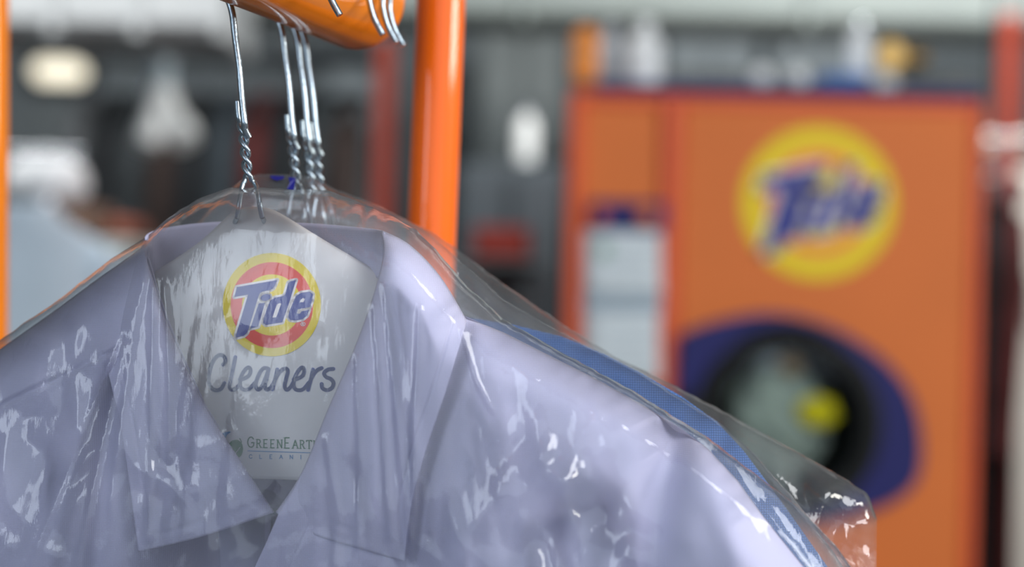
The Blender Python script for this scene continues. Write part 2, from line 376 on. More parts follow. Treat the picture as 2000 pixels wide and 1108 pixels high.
# ducts and beams
def pbox(name, x0, y0, x1, y1, Y, dep, m, parent=None, bev=.01):
    a = at(x0, y1, Y); b = at(x1, y0, Y)
    return MB().box((a[0], Y, a[2]), (b[0], Y + dep, b[2]), bev).build(name, m, parent, False)
def ceiling_duct(x0, x1, ylo, Y, dep, m, label):
    a = at((x0 + x1) / 2, ylo, Y); l = at(x0, ylo, Y)[0]; r = at(x1, ylo, Y)[0]
    g = thing('air_duct', (a[0], Y + dep / 2, a[2]), label, 'duct')
    MB().box((l, Y, a[2]), (r, Y + dep, a[2] + .34), .02).build('duct_body', m, g, False)
    n = max(3, int((r - l) / .7))
    for i in range(n + 1):
        x = l + (r - l) * i / n; MB().box((x - .015, Y - .02, a[2] - .02), (x + .015, Y + dep + .02, a[2] + .36), .005).build('flange', m, g, False)
    for i in (.2, .8):
        x = l + (r - l) * i; MB().tube([(x, Y + dep / 2, a[2] + .3), (x, Y + dep / 2, ZC)], .012, 8).build('hanger_rod', M_STEEL, g)
ceiling_duct(-60, 432, 56, 5.2, .5, M_DUCT, 'white ceiling air duct above the dark garments')
ceiling_duct(470, 2130, 38, 6.4, .5, M_DUCTG, 'long grey ceiling air duct running above the machine')
# overhead conveyor with dark garments
cv = thing('garment_conveyor', (-1.0, 7.2, at(400, 130, 7.2)[2]), 'dark overhead conveyor track carrying the row of dark garments', 'conveyor')
zc = at(400, 128, 7.2)[2]; xl = at(150, 128, 7.2)[0]; xr = at(735, 128, 7.2)[0]
MB().box((xl, 7.17, zc), (xr, 7.23, zc + .06), .008).build('track', DK[0], cv, False)
for i in range(4): 
    x = xl + (xr - xl) * (i + .5) / 4; MB().tube([(x, 7.2, zc + .05), (x, 7.2, ZC)], .015, 8).build('drop_rod', M_STEEL, cv)
words = ['charcoal', 'black', 'dark brown', 'slate blue', 'mid grey', 'maroon']
seq = [4, 1, 0, 2, 1, 3, 5, 1, 0, 2]
ordw = ['first', 'second', 'third', 'fourth', 'fifth', 'sixth', 'seventh', 'eighth', 'ninth', 'tenth']
for i, c_ in enumerate(seq):
    hung('hanging_jacket', 176 + i * 57, 185, 7.2, 1.0 + .12 * (i % 4), .44, DK[c_], '%s jacket, %s from the left on the overhead conveyor' % (words[c_], ordw[i]), 'jacket', 'dark jackets on the conveyor', 1.57, i, .036)
# warm wall lamp
wl = thing('wall_lamp', at(110, 140, 9.5), 'oblong warm glowing wall lamp on the rear wall', 'lamp')
a = at(62, 158, 9.42); b = at(162, 118, 9.42)
MB().box((a[0], 9.40, a[2]), (b[0], 9.54, b[2]), .03).build('diffuser', mat('lamp_glow', (255, 246, 222), .5, 0, 5, .02, emit=1.25), wl, False)
MB().box((a[0] - .04, 9.52, a[2] - .03), (b[0] + .04, 9.6, b[2] + .03), .01).build('housing', M_BLACK, wl, False)
# pipe with two branches
pp = thing('steam_pipe', at(318, 190, 6.0), 'pale vertical pipe ending in two splayed white branches', 'pipe')
q0 = at(325, 40, 6.0); q1 = at(316, 195, 6.0)
MB().tube([(q1[0], 6.0, ZC), (q1[0], 6, q1[2] + .02)], .033, 18).build('riser', M_PIPE, pp)
MP = mat('pipe_white', (232, 236, 236), .3, 0, 6, .03)
MB().lathe([(.002, -.05), (.03, -.042), (.046, -.02), (.05, 0), (.046, .02), (.03, .042), (.002, .05)], q1, (0, 0, 1), 24).build('joint', MP, pp)
for (x, y) in ((286, 282), (366, 276)):
    e = at(x, y, 5.95); MB().tube([q1 + (e - q1) * t for t in np.linspace(.1, 1, 6)], [.034, .036, .038, .042, .045, .04], 16).build('branch', MP, pp)
# white padded press, bins and sheets at the left
ps = thing('garment_press', (at(92, 340, 4.0)[0], 4.0, 0), 'white padded garment press beside the left orange post', 'press')
e = at(92, 340, 4.0)
clb = MB(); prof = [(.001, -.05), (.07, -.047), (.085, -.03), (.083, -.005), (.07, .018), (.045, .04), (.02, .05), (.001, .052)]
clb.lathe(prof, e, (0.05, 0, 1), 30); 
clb.build('padded_head', mat('press_pad', (222, 226, 230), .8, 0, 10, .05), ps)
MB().tube([(e[0], 4.0, 0), (e[0], 4.0, e[2] - .05)], .025, 14).build('stand', M_STEEL, ps)
MB().box((e[0] - .2, 3.85, 0), (e[0] + .2, 4.2, .08), .02).build('base', M_STEEL, ps, False)
hung('light_garment', 52, 398, 3.7, 1.0, .34, mat('pale_blue_cloth', (188, 204, 218), .85, 0, 12, .08), 'pale blue garment hanging beside the left orange post', 'garment', None, .2, 91, .07)
rk = thing('back_rail', (at(60, 380, 3.7)[0], 3.7, 0), 'thin steel stand carrying the pale blue garment', 'stand')
zt = at(52, 398, 3.7)[2] + .095; xg = at(52, 398, 3.7)[0]
MB().tube([(xg - .3, 3.7, zt), (xg + .1, 3.7, zt)], .007, 10).build('bar', M_STEEL, rk)
MB().tube([(xg - .3, 3.7, 0), (xg - .3, 3.7, zt)], .012, 10).build('pole', M_STEEL, rk)
MB().box((xg - .4, 3.5, 0), (xg - .2, 3.9, .03), .008).build('foot', M_STEEL, rk, False)
def cabinet(name, x0, y0, x1, Y, dep, m, label, doors=1, hm=None, cat='cabinet'):
    a = at(x0, y0, Y); b = at(x1, y0, Y); g = thing(name, ((a[0] + b[0]) / 2, Y + dep / 2, 0), label, cat)
    MB().box((a[0], Y, 0), (b[0], Y + dep, a[2]), .01).build('body', m, g, False)
    w = (b[0] - a[0]) / doors
    for i in range(doors):
        d_ = MB().box((a[0] + w * i + .01, Y - .02, .08), (a[0] + w * (i + 1) - .01, Y, a[2] - .03), .006).build('door', m, g, False)
        MB().tube([(a[0] + w * i + .05, Y - .04, a[2] - .45), (a[0] + w * i + .05, Y - .04, a[2] - .3)], .008, 8).build('handle', M_STEEL, d_)
    return g, a, b
cabinet('storage_cabinet', 92, 465, 262, 4.6, .5, mat('cabinet_sage', (138, 146, 142), .6, 0, 4, .06), 'grey green storage cabinet low behind the lavender shirt', 2)
pb = pbox('cardboard_box', 104, 402, 196, 463, 4.65, .2, mat('box_brown', (96, 74, 62), .8, 0, 10, .1)); tag(pb, 'dark brown box standing on the grey green cabinet', 'box')
pb = pbox('cardboard_box', 208, 428, 258, 464, 4.65, .2, mat('box_rust', (128, 70, 52), .8, 0, 10, .1)); tag(pb, 'small rust coloured box beside the brown one on the cabinet', 'box')
cabinet('drying_cabinet', 640, 108, 735, 8.4, .5, mat('cabinet_slate', (138, 150, 157), .5, 0, 4, .06), 'tall slate cabinet behind the thin red post', 1)
# red posts (a second rack) and dark cabinet with crate in the middle
def thin_rack(px, ytop, Y, rpx, m, label):
    t = at(px, ytop, Y); g = thing('rack_post', (t[0], Y, 0), label, 'post'); r = rpx * Y / F
    MB().tube([(t[0], Y, .02), (t[0], Y, t[2])], r, 18).build('pole', m, g)
    MB().lathe([(r, 0), (r * 1.02, .004), (r * .8, r * .5), (.001, r * .7)], (t[0], Y, t[2]), (0, 0, 1), 18).build('cap', m, g)
    MB().box((t[0] - .06, Y - .25, 0), (t[0] + .06, Y + .25, .04), .01).build('foot', m, g, False)
M_REDP = mat('red_post_paint', (176, 66, 42), .45, 0, 8, .06)
thin_rack(753, 88, 3.9, 18, M_REDP, 'slim red orange rack post between the hangers and the big orange post')
thin_rack(1972, 40, 5.2, 19, M_REDP, 'slim red orange rack post at the right of the machine')
dc, a, b = cabinet('equipment_cabinet', 898, 318, 1100, 5.4, .6, mat('cabinet_charcoal', (66, 74, 80), .5, 0, 4, .08), 'charcoal equipment cabinet between the orange post and the machine', 2)
sh = pbox('wall_shelf', 880, 508, 1060, 520, 4.9, .5, DK[0]); tag(sh, 'dark shelf board carrying the red crate', 'shelf')
cr = thing('plastic_crate', at(980, 507, 5.0), 'dark red crate on the shelf beside the orange post', 'crate')
a = at(922, 507, 4.95); b = at(1036, 446, 4.95)
MB().box((a[0], 4.95, a[2] + .004), (b[0], 5.15, a[2] + .012)).build('bottom', mat('crate_red', (140, 46, 34), .5), cr, False)
for lo, hi in (((a[0], 4.95, a[2]), (b[0], 4.96, b[2])), ((a[0], 5.14, a[2]), (b[0], 5.15, b[2])), ((a[0], 4.95, a[2]), (a[0] + .01, 5.15, b[2])), ((b[0] - .01, 4.95, a[2]), (b[0], 5.15, b[2]))):
    MB().box(lo, hi, .002).build('side', mat('crate_red', (140, 46, 34), .5), cr, False)
g5 = thing('control_box', at(1025, 318, 5.5), 'pale rounded canister on top of the charcoal cabinet', 'canister')
e = at(1027, 318, 5.55); MB().lathe([(.001, 0), (.024, 0), (.027, .02), (.027, .10), (.02, .12), (.01, .13), (.001, .13)], e, (0, 0, 1), 22).build('shell', MP, g5)
MB().lathe([(.001, .13), (.012, .13), (.012, .145), (.001, .145)], e, (0, 0, 1), 16).build('cap', M_STEEL, g5)
cabinet('tall_locker', 936, 62, 1108, 8.8, .5, mat('locker_grey', (128, 138, 140), .5, 0, 4, .06), 'tall pale grey locker against the back wall left of the machine', 2)
cabinet('tall_locker', 1300, 68, 1480, 8.8, .5, mat('cabinet_slate', (138, 150, 157)), 'slate locker against the back wall above the machine, left of two', 2)
cabinet('tall_locker', 1500, 68, 1720, 8.8, .5, mat('cabinet_slate', (138, 150, 157)), 'slate locker against the back wall above the machine, right of two', 2)
cabinet('white_cabinet', 1976, 330, 2200, 5.6, .5, mat('cabinet_white', (190, 188, 180), .5, 0, 4, .05), 'off white cabinet at the far right behind the red post', 1)
cabinet('long_counter', 1180, 140, 1895, 7.6, .5, mat('counter_pale', (186, 188, 186), .5, 0, 4, .05), 'pale tall counter unit behind the top of the machine', 5, cat='counter')
# dark garments right of the machine
zt = at(1940, 540, 4.6)[2]
for i, (px, c_, lb) in enumerate(((1905, 1, 'black coat hanging directly right of the machine'), (1958, 5, 'maroon coat hanging beside the black coat, below the right red post'))):
    hung('hanging_coat', px, 350, 4.6, 1.35, .34, DK[c_], lb, 'coat', 'dark coats right of the machine', 1.57, 40 + i, .024)
cr2 = thing('coat_rail', (at(1940, 540, 4.65)[0], 4.65, 0), 'thin steel coat stand right of the machine', 'stand')
x0, x1 = at(1900, 540, 4.6)[0], at(2050, 540, 4.6)[0]; zt = at(1938, 350, 4.6)[2] + .095
MB().tube([(x0, 4.6, zt), (x1, 4.6, zt)], .007, 10).build('bar', M_STEEL, cr2); MB().tube([(x1, 4.6, 0), (x1, 4.6, zt)], .014, 10).build('pole', M_STEEL, cr2)
MB().box((x1 - .25, 4.6, 0), (x1 + .05, 4.85, .03), .008).build('foot', M_STEEL, cr2, False)
M_GLINT = mat('glint_glow', (245, 226, 205), .4, 0, 5, .02, emit=.5)  # glints of chrome knobs made as glowing balls, not lamps
for px, lb in ((1936, 'small glowing ball for a chrome glint right of the machine, nearer to it'), (1998, 'small glowing ball for a chrome glint, farther right of the machine')):
    e = at(px, 276, 5.0); g = thing('glint_globe', e, lb, 'lamp', 'glowing chrome glints right of the machine')
    MB().lathe([(.021 * math.sin(a), -.021 * math.cos(a)) for a in np.linspace(.02, 3.12, 14)], e, (0, 0, 1), 20).build('globe', M_GLINT, g)
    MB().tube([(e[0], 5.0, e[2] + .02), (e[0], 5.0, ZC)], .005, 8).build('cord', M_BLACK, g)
# ================================================================== MACHINE
YM = 3.42; mp = YM / F
def mx(px, py, d=0.0): p = at(px, py, YM); return np.array([p[0], YM + d, p[2]])
mL = mx(1108, 500)[0]; mR = mx(1908, 500)[0]; mT = mx(1500, 186)[2]; mG = mx(1322, 500)[0]
mach = thing('dryer', ((mL + mR) / 2, YM + .45, 0), 'large orange cleaning machine with navy top edge and round dark door', 'machine')
door_px = [(1326, 668), (1345, 646), (1420, 622), (1500, 612), (1580, 625), (1660, 660), (1730, 712), (1775, 775), (1793, 850), (1790, 920), (1762, 962), (1705, 992), (1620, 1016), (1500, 1030), (1400, 1022), (1340, 988), (1322, 920), (1320, 780)]
door_out = catmull(door_px, 6, True)
def dxy(l): return np.array([(mx(x, y)[0], mx(x, y)[2]) for x, y in l])
fn = lambda a, b: (lambda x, z, t: (x, YM + (b if t else a), z))
hole_px = ell(1532, 822, 172, 190, 48)
prism(MB(), [[(mG + .006, .09), (mR, .09), (mR, mT), (mG + .006, mT)], dxy(hole_px)[::-1]], fn(.03, 0)).build('front_panel', M_MACH, mach, False)
MB().box((mL, YM + .004, .09), (mG - .006, YM + .03, mT), .004).build('side_panel', M_MACH, mach, False)
MB().box((mG - .03, YM - .012, .09), (mG + .004, YM + .02, mT), .006).build('panel_seam', M_MACHRED, mach, False)
MB().box((mL - .002, YM - .012, .09), (mL + .022, YM + .02, mT), .006).build('corner_post', M_MACHRED, mach, False)
MB().box((mR - .014, YM - .008, .09), (mR + .008, YM + .02, mT), .006).build('corner_post', M_MACHRED, mach, False)
cb = MB(); cb.box((mL + .035, YM + .03, .09), (mL + .055, YM + .9, mT)); cb.box((mR - .02, YM + .03, .09), (mR, YM + .9, mT)); cb.box((mL + .035, YM + .88, .09), (mR, YM + .9, mT)); cb.box((mL + .035, YM + .03, .09), (mR, YM + .9, .11))
cb.build('cabinet_body', M_MACHRED, mach, False)
MB().box((mL + .04, YM - .02, mT - .002), (mR, YM + .9, mT + .016), .004).build('top_cover', M_NAVY, mach, False)
MB().box((mL + .02, YM - .008, mT - .022), (mR, YM + .02, mT - .002), .003).build('top_rim', M_MACHRED, mach, False)
MB().box((mL + .02, YM + .05, 0), (mR - .02, YM + .86, .09)).build('plinth', M_BLACK, mach, False)
surr = prism(MB(), [dxy(door_out), dxy(hole_px)[::-1]], fn(0, -.03)).build('door_surround', M_NAVY, mach, False)
c = mx(1532, 826); rr = 176 * mp
MB().lathe([(rr * .82, .0), (rr * 1.05, 0), (rr * 1.05, -.034), (rr * .9, -.044), (rr * .82, -.035), (rr * .82, 0)], c + [0, 0, 0], (0, 1, 0), 48, False).build('door_gasket', M_BLACK, surr)
MB().lathe([(rr * .95, -.035), (rr * .95, -.03)], c, (0, 1, 0), 48).build('door_glass', M_GLASS, surr)
MB().box(c + [-rr * 1.15, -.07, -.05], c + [-rr * 1.02, -.03, .05], .008).build('door_handle', M_BLACK, surr)
dm = MB(); n = 40
V = []; 
for r_, h_ in ((rr * .98, 0.03), (rr * 1.0, .5), (rr * .5, .5), (.001, .5)):
    V += [(c[0] + r_ * math.cos(2 * math.pi * q / n), YM + h_, c[2] + r_ * math.sin(2 * math.pi * q / n)) for q in range(n)]
dm.add(V, [(i * n + q, i * n + (q + 1) % n, (i + 1) * n + (q + 1) % n, (i + 1) * n + q) for i in range(3) for q in range(n)])
dm.build('drum', mat('drum_steel', (38, 44, 48), .5, .6, 30, .2), mach)
def clump(name, c, s, m, label, cat, seed, group=None):
    """a crumpled cloth bundle"""
    n1, n2 = 28, 40; V = []; r_ = np.random.default_rng(seed); ph = r_.uniform(0, 6, 6)
    for i in range(n1):
        a = math.pi * i / (n1 - 1)
        for j in range(n2):
            b = 2 * math.pi * j / n2
            k_ = 1 + .07 * math.sin(5 * b + ph[0] + 3 * a) + .06 * math.sin(7 * a + ph[1] - 2 * b) + .05 * math.sin(9 * b - 6 * a + ph[2])
            V.append((c[0] + s[0] * k_ * math.sin(a) * math.cos(b), c[1] + s[1] * k_ * math.sin(a) * math.sin(b), c[2] + s[2] * k_ * math.cos(a)))
    Fc = [(i * n2 + j, i * n2 + (j + 1) % n2, (i + 1) * n2 + (j + 1) % n2, (i + 1) * n2 + j) for i in range(n1 - 1) for j in range(n2)]
    return tag(mesh(name, V, Fc, m), label, cat, group)
clump('laundry_bundle', mx(1530, 830, .10), (.086, .07, .105), mat('laundry_grey', (172, 182, 172), .9, 0, 30, .2), 'grey green crumpled laundry inside the round machine door', 'laundry', 1)
clump('laundry_cloth', mx(1600, 806, .02), (.034, .012, .024), mat('laundry_yellow', (248, 224, 20), .8, 0, 30, .1), 'small yellow cloth lying against the grey laundry in the machine', 'cloth', 2)
clump('laundry_cloth', mx(1515, 696, .045), (.036, .02, .018), mat('laundry_white', (205, 212, 222), .8, 0, 30, .1), 'small white cloth on top of the grey laundry in the machine', 'cloth', 3)
clump('laundry_cloth', mx(1548, 712, .028), (.02, .012, .018), mat('laundry_tan', (176, 140, 96), .8, 0, 30, .1), 'small tan cloth beside the white cloth in the machine', 'cloth', 4)
rings_mat[0] = mat('emblem_orange', (236, 128, 50), .5, 0, 20, .04)
es = 300 / 967.; efn = lambda x, y, l: tuple(mx(1598 + (x - 558) * es, 397 + (y - 581) * es * .99, -.0008 * l))
emblem(mach, efn, ((558, 581, 483, 483), (558, 581, 345, 345), (558, 581, 262, 262)))
cp = MB().box(mx(1150, 450, -.016), mx(1302, 396, .006), .003).build('control_panel', M_NAVY, mach, False)
MB().lathe([(.002, -.03), (.014, -.03), (.016, -.016)], mx(1262, 424), (0, 1, 0), 20).build('control_knob', M_MACH, cp)
MB().lathe([(.002, -.026), (.010, -.026), (.011, -.016)], mx(1172, 424), (0, 1, 0), 20).build('control_knob', M_MACHRED, cp)
M_SHEET = mat('notice_paper', (206, 216, 222), .7, 0, 20, .03)
for (x0, y0, x1, y1, lb) in ((1140, 452, 1303, 575, 'white paper notice under the control panel'), (1140, 608, 1303, 745, 'lower white paper notice on the side panel')):
    nb = MB(); V = []; N_ = 6
    for i in range(N_):
        for j in range(N_):
            u, v = i / (N_ - 1), j / (N_ - 1); V.append(mx(x0 + (x1 - x0) * u, y0 + (y1 - y0) * v, -.0065 - .003 * math.sin(u * 3.1) - .004 * (v ** 3)))
    nb.add(V, gridfaces(N_, N_)); o = solidify(nb.build('notice', M_SHEET, mach), .0006); o['label'] = lb
    for q in range(4):
        yy = y0 + 34 + q * 24
        stroke(MB(), [(x0 + 50, yy), (x1 - 18 - 20 * (q % 2), yy)], 4, lambda x, y, l: tuple(mx(x, y, -.0112 - .0004 * l))).build('text_line', mat('grey_ink', (170, 182, 192), .7), o, False)
    if y0 < 500: prism(MB(), [ell(1180, 490, 13, 15, 20)], lambda x, y, l: tuple(mx(x, y, -.0108 - .0004 * l))).build('leaf_mark', mat('pale_green_ink', (130, 168, 150), .7), o, False)
MB().box(mx(1138, 606, -.01), mx(1304, 577, .006), .002).build('card_slot', mat('slot_grey', (150, 168, 182), .5), mach, False)

# things standing on the machine
MB().box(mx(1118, 190, .02) * [1, 1, 0] + [0, 0, mT + .0165], mx(1172, 48, .075), .012).build('vent_stack', mat('stack_orange', (240, 146, 58), .5), mach, False)
zt = mT + .0165
def bottle(name, px, ytop, rpx, d, m, label, cat, capm=None, zb=None):
    e = mx(px, 180, d); e[2] = zb if zb is not None else zt; sc = (YM + d) / F; h = at(px, ytop, YM + d)[2] - e[2]; r = rpx * sc
    g = thing(name, e, label, cat)
    MB().lathe([(.001, 0), (r * .9, 0), (r, r * .12), (r, h * .66), (r * .8, h * .76), (r * .42, h * .83), (r * .4, h * .86), (.001, h * .86)], e, (0, 0, 1), 26).build('body', m, g)
    MB().lathe([(.001, h * .86), (r * .5, h * .86), (r * .5, h * .985), (r * .42, h), (.001, h)], e, (0, 0, 1), 20).build('cap', capm or m, g)
    return g, e, h, r
M_BOT = mat('bottle_white', (236, 240, 242), .35, 0, 10, .02)
bottle('spray_bottle', 1267, 40, 34, .12, M_BOT, 'large white bottle standing on the machine', 'bottle')
bottle('spray_bottle', 1206, 46, 24, .30, mat('bottle_grey', (186, 190, 196), .35), 'grey bottle between the orange stack and the large white bottle', 'bottle')
for px, lb in ((1515, 'left of two round pale knobs standing on the machine top'), (1592, 'right of two round pale knobs standing on the machine top')):
    e = mx(px, 180, .2); e[2] = zt; g = thing('round_knob', e, lb, 'knob')
    MB().lathe([(.001, 0), (.016, 0), (.016, .006), (.007, .012), (.007, .022), (.001, .022)], e, (0, 0, 1), 20).build('base', M_STEEL, g)
    MB().lathe([(.019 * math.sin(a) + .0002, .037 - .019 * math.cos(a)) for a in np.linspace(.05, 3.1, 14)], e, (0, 0, 1), 22).build('ball', MP, g)
bb = MB(); a = mx(1640, 180, .2); b = mx(1752, 134, .42); 
bl = thing('folded_cloth', ((a[0] + b[0]) / 2, YM + .3, zt), 'folded blue cloths on the machine', 'cloth')
for i in range(4): MB().box((a[0] + .004 * (i % 2), YM + .22, zt + i * .012), (b[0] - .005 * (i % 3), YM + .4, zt + i * .012 + .0115), .005).build('fold', mat('cloth_blue', (84, 128, 190), .85, 0, 20, .1), bl)
bottle('spray_bottle', 1736, 40, 24, .3, M_BOT, 'white bottle on the folded blue cloths', 'bottle', M_STEEL, zt + 3 * .012 + .012)
vl = thing('brass_valve', mx(1800, 180, .3) * [1, 1, 0] + [0, 0, zt], 'brass valve with round gauge on the machine', 'valve')
e = mx(1802, 70, .3); MB().tube([(e[0], e[1], zt), (e[0], e[1], e[2])], .008, 12).build('stem', M_BRASS, vl)
MB().lathe([(.001, -.02), (.024, -.02), (.028, 0), (.024, .02), (.001, .02)], e, (0, 1, 0), 24).build('wheel', M_BRASS, vl)
e2 = mx(1852, 78, .3); MB().tube([e, e2], .008, 12).build('side_pipe', M_BRASS, vl); MB().lathe([(.001, -.02), (.02, -.02), (.022, .02), (.001, .02)], e2, (1, 0, 0), 20).build('coupling', mat('dark_brass', (120, 92, 40), .3, 1), vl)
e3 = mx(1786, 132, .27); g_ = MB().lathe([(.001, 0), (.022, 0), (.024, .01), (.024, .025), (.001, .025)], e3, (0, 1, 0), 24).build('gauge', M_BRASS, vl)
MB().lathe([(.001, -.002), (.019, -.002), (.019, 0), (.001, 0)], e3, (0, 1, 0), 24).build('gauge_face', M_SHEET, g_)

# ================================================================== RACK
rail_c = lambda k_: S(np.array(517.), np.array(-84.), 0, 0) + off(k_)
RR = 110 * MM / 1000
yp = 1.035
rack = thing('garment_rack', (at(850, 554, yp)[0], yp, 0), 'glossy orange tubular garment rack carrying the bagged shirts', 'rack')
p_end = rail_c(.137); p_near = rail_c(-.75)
d = (p_end - p_near); L = np.linalg.norm(d); d /= L
prof = [(.0, 0)] + [(RR - .012 + .012 * math.sin(a), .012 - .012 * math.cos(a)) for a in np.linspace(0, math.pi / 2, 6)] + [(RR, L * t) for t in np.linspace(.1, .9, 8)] + \
       [(RR - .012 + .012 * math.cos(a), L - .012 + .012 * math.sin(a)) for a in np.linspace(0, math.pi / 2, 6)] + [(0, L)]
MB().lathe(prof, p_near, d, 64).build('hanging_rail', M_ORANGE, rack)
def post(x_top, y_top, x_bot, y_bot, Yt, Yb, rpx):
    a = at(x_top, y_top, Yt); b = at(x_bot, y_bot, Yb); dd = (b - a) / (a[2] - b[2])
    top = a - dd * (2.12 - a[2]); bot = a + dd * (a[2] - .0); r = rpx * Yt / F
    return top, bot, r
t1, b1, r1 = post(861, 0, 842, 480, 1.04, 1.04, 48)
MB().tube([t1 + (b1 - t1) * t for t in np.linspace(0, 1, 12)], r1, 40).build('upright_post', M_POST, rack)
t2, b2, r2 = post(-42, 0, -44, 600, 1.2, 1.2, 58)
MB().tube([t2 + (b2 - t2) * t for t in np.linspace(0, 1, 12)], r2, 40).build('upright_post', M_ORANGE, rack)
MB().tube([t2 + (t1 - t2) * t for t in np.linspace(0, 1, 6)], r1, 32).build('top_crossbar', M_POST, rack)
for kk in (-.02, .125):
    q = rail_c(kk); qq = t2 + (t1 - t2) * ((q[0] - t2[0]) / (t1[0] - t2[0])); top = np.array([qq[0], qq[1], qq[2]])
    MB().tube(catmull([q + [0, 0, RR - .01], [q[0], q[1], 1.9], [q[0], q[1] * .5 + top[1] * .5, top[2] - .03], top], 6), .012, 16).build('rail_bracket', M_POST, rack)
for b_ in (b1, b2):
    MB().box((b_[0] - .035, b_[1] - .35, 0), (b_[0] + .035, b_[1] + .35, .05), .012).build('foot_bar', M_POST, rack, False)

# ================================================================== HANGERS
WR = .00138
def hanger(k_, lean, label, dpx=0, drop=0):
    O = off(k_)
    base = S(np.array(485.), np.array(700.)) + O
    h = thing('wire_hanger', base, label, 'hanger', 'wire hangers on the orange rail')
    P = lambda l: np.array([S(np.array(float(x) + dpx), np.array(float(y) + drop), w) + O for x, y, w in l])
    hook = [(486, 268, 1), (478, 252, 3), (477, 235, 4), (472, 190, 3), (467, 130, 2), (459, 70, 0), (451, 15, 0), (428, -38, 0), (409, -88, 0), (424, -150, 0), (465, -192, 0), (520, -206, 0), (580, -190, 0), (620, -145, 0), (635, -92, 0), (634, -50, 0), (645, -6, 0), (664, 30, 0)]
    if dpx: hook = [(x - dpx if y < 20 else x - dpx * max(0, (235 - y) / 235), y, w) for x, y, w in hook]
    MB().tube(catmull(P(hook), 8), WR * 1.08, 14).build('hook', M_WIRE, h)
    tw0, tw1 = np.array([473, 240.]), np.array([485, 352.])
    for s in (0, 1):
        pts = []
        if s == 0: pts += [(463, 198, 0), (464, 218, 0), (466, 232, 0)]
        for t in np.linspace(0, 1, 60):
            c_ = tw0 + (tw1 - tw0) * t; a = 2 * math.pi * 2.15 * t + math.pi * s + 2.4
            pts.append((c_[0] + 6.2 * math.cos(a), c_[1], -1.3 * math.sin(a)))
        sg = -1 if s == 0 else 1
        if s == 0: pts += [(474, 362, 1), (469, 385, 3), (466, 408, 4.5), (463, 424, 2.5), (456, 440, -5), (300, 555, -7), (0, 715, -8), (-380, 940, -8)]
        else: pts += [(497, 358, -1), (503, 372, 2), (507, 400, 4.5), (512, 424, 2.5), (520, 440, -5), (700, 555, -7), (1000, 725, -8), (1400, 950, -8)]
        if s == 0:
            cut = 3 + 60 + 4
        q = P(pts); nT = (3 if s == 0 else 0) + 60 + 4
        MB().tube(catmull(q[:nT], 3), WR * .8, 12).build('twisted_strand', M_WIRE, h)
        MB().tube(q[nT - 1:], WR * .8, 10).build('shoulder_wire', M_WIRE, h)
    MB().tube(P([(-380, 940, -8), (-330, 985, -8), (0, 1000, -8), (1000, 1000, -8), (1360, 995, -8), (1400, 950, -8)]), WR, 10).build('bottom_bar', M_WIRE, h)
    return h
hanger(0, 0, 'galvanised wire hanger holding the front lavender shirt')
hanger(.066, 0, 'galvanised wire hanger directly behind the front one, holding the blue shirt', 0, 2)
hanger(.0865, 0, 'galvanised wire hanger of the close pair, nearer to the front shirt', 0, 6)
hanger(.097, 0, 'rearmost galvanised wire hanger beside the orange post', 2, 6)

# ================================================================== SHIRTS
VS = np.r_[np.linspace(0, .42, 150), np.linspace(.43, 1, 40)]
def ruled(top, xb0, xb1, ybot, nu):
    T = resample(top, nu); xb = np.linspace(xb0, xb1, nu); v = VS[None, :]
    return T[:, :1] * (1 - v) + xb[:, None] * v, T[:, 1:2] * (1 - v) + ybot * v
CRL = [(-760, 1500), (-640, 1240), (-560, 1120), (-480, 1030), (-400, 965), (-300, 890), (0, 682), (100, 612), (200, 538), (280, 482)]
CRR = [(778, 480), (850, 560), (908, 618), (985, 650), (1060, 688), (1160, 738), (1250, 788), (1320, 830), (1380, 874), (1440, 938), (1490, 1008), (1572, 1110), (1660, 1260), (1720, 1500)]
def body_w(X, Y, cl, cr):
    d = np.minimum(polydist(X, Y, cl), polydist(X, Y, cr))
    q = np.clip(d / 95, 0, 1); w = 15 * np.sqrt(1 - (1 - q) ** 2) + 13 * (1 - np.exp(-d / 260))
    return w
def ridge(X, Y, poly, wd, h): return h * np.exp(-(polydist(X, Y, poly) / wd) ** 2)
def front_folds(X, Y):
    w = np.zeros_like(X)
    w += ridge(X, Y, [(205, 700), (150, 850), (90, 1108), (60, 1500)], 28, 5) - ridge(X, Y, [(235, 720), (205, 900), (190, 1108), (200, 1500)], 24, 5)
    w += ridge(X, Y, [(170, 720), (90, 850), (0, 1050), (-60, 1400)], 22, 3) - ridge(X, Y, [(120, 760), (30, 950), (-40, 1200)], 20, 3)
    w += -ridge(X, Y, [(0, 792), (110, 740), (205, 693), (260, 670)], 4, 3.2) + ridge(X, Y, [(0, 800), (110, 748), (205, 701)], 6, .8)
    # sleeve seam on the right: body turns in, sleeve comes out again
    w += -ridge(X, Y, [(1310, 850), (1300, 930), (1285, 1010), (1275, 1108), (1270, 1500)], 42, 15) + ridge(X, Y, [(1400, 930), (1420, 1020), (1450, 1108), (1500, 1500)], 45, 5)
    w += ridge(X, Y, [(905, 640), (850, 800), (815, 960), (805, 1108), (800, 1500)], 26, -7) + ridge(X, Y, [(960, 740), (900, 960), (890, 1300)], 40, 3)
    w += -ridge(X, Y, [(1000, 800), (1010, 960), (990, 1108), (990, 1500)], 40, 2.2) + ridge(X, Y, [(1120, 800), (1150, 960), (1130, 1300)], 50, 2.5)
    w += 1.2 * vnoise(X / 140 + 3, Y / 260 + 1, 3)
    return w
neckR = [(494, 1116), (520, 1060), (544, 1004), (575, 955), (610, 885), (660, 775), (705, 675), (735, 590), (752, 520), (764, 484)]
neckL = [(292, 510), (312, 580), (340, 655), (400, 790), (470, 905), (526, 1000)]
YB_ = 2700
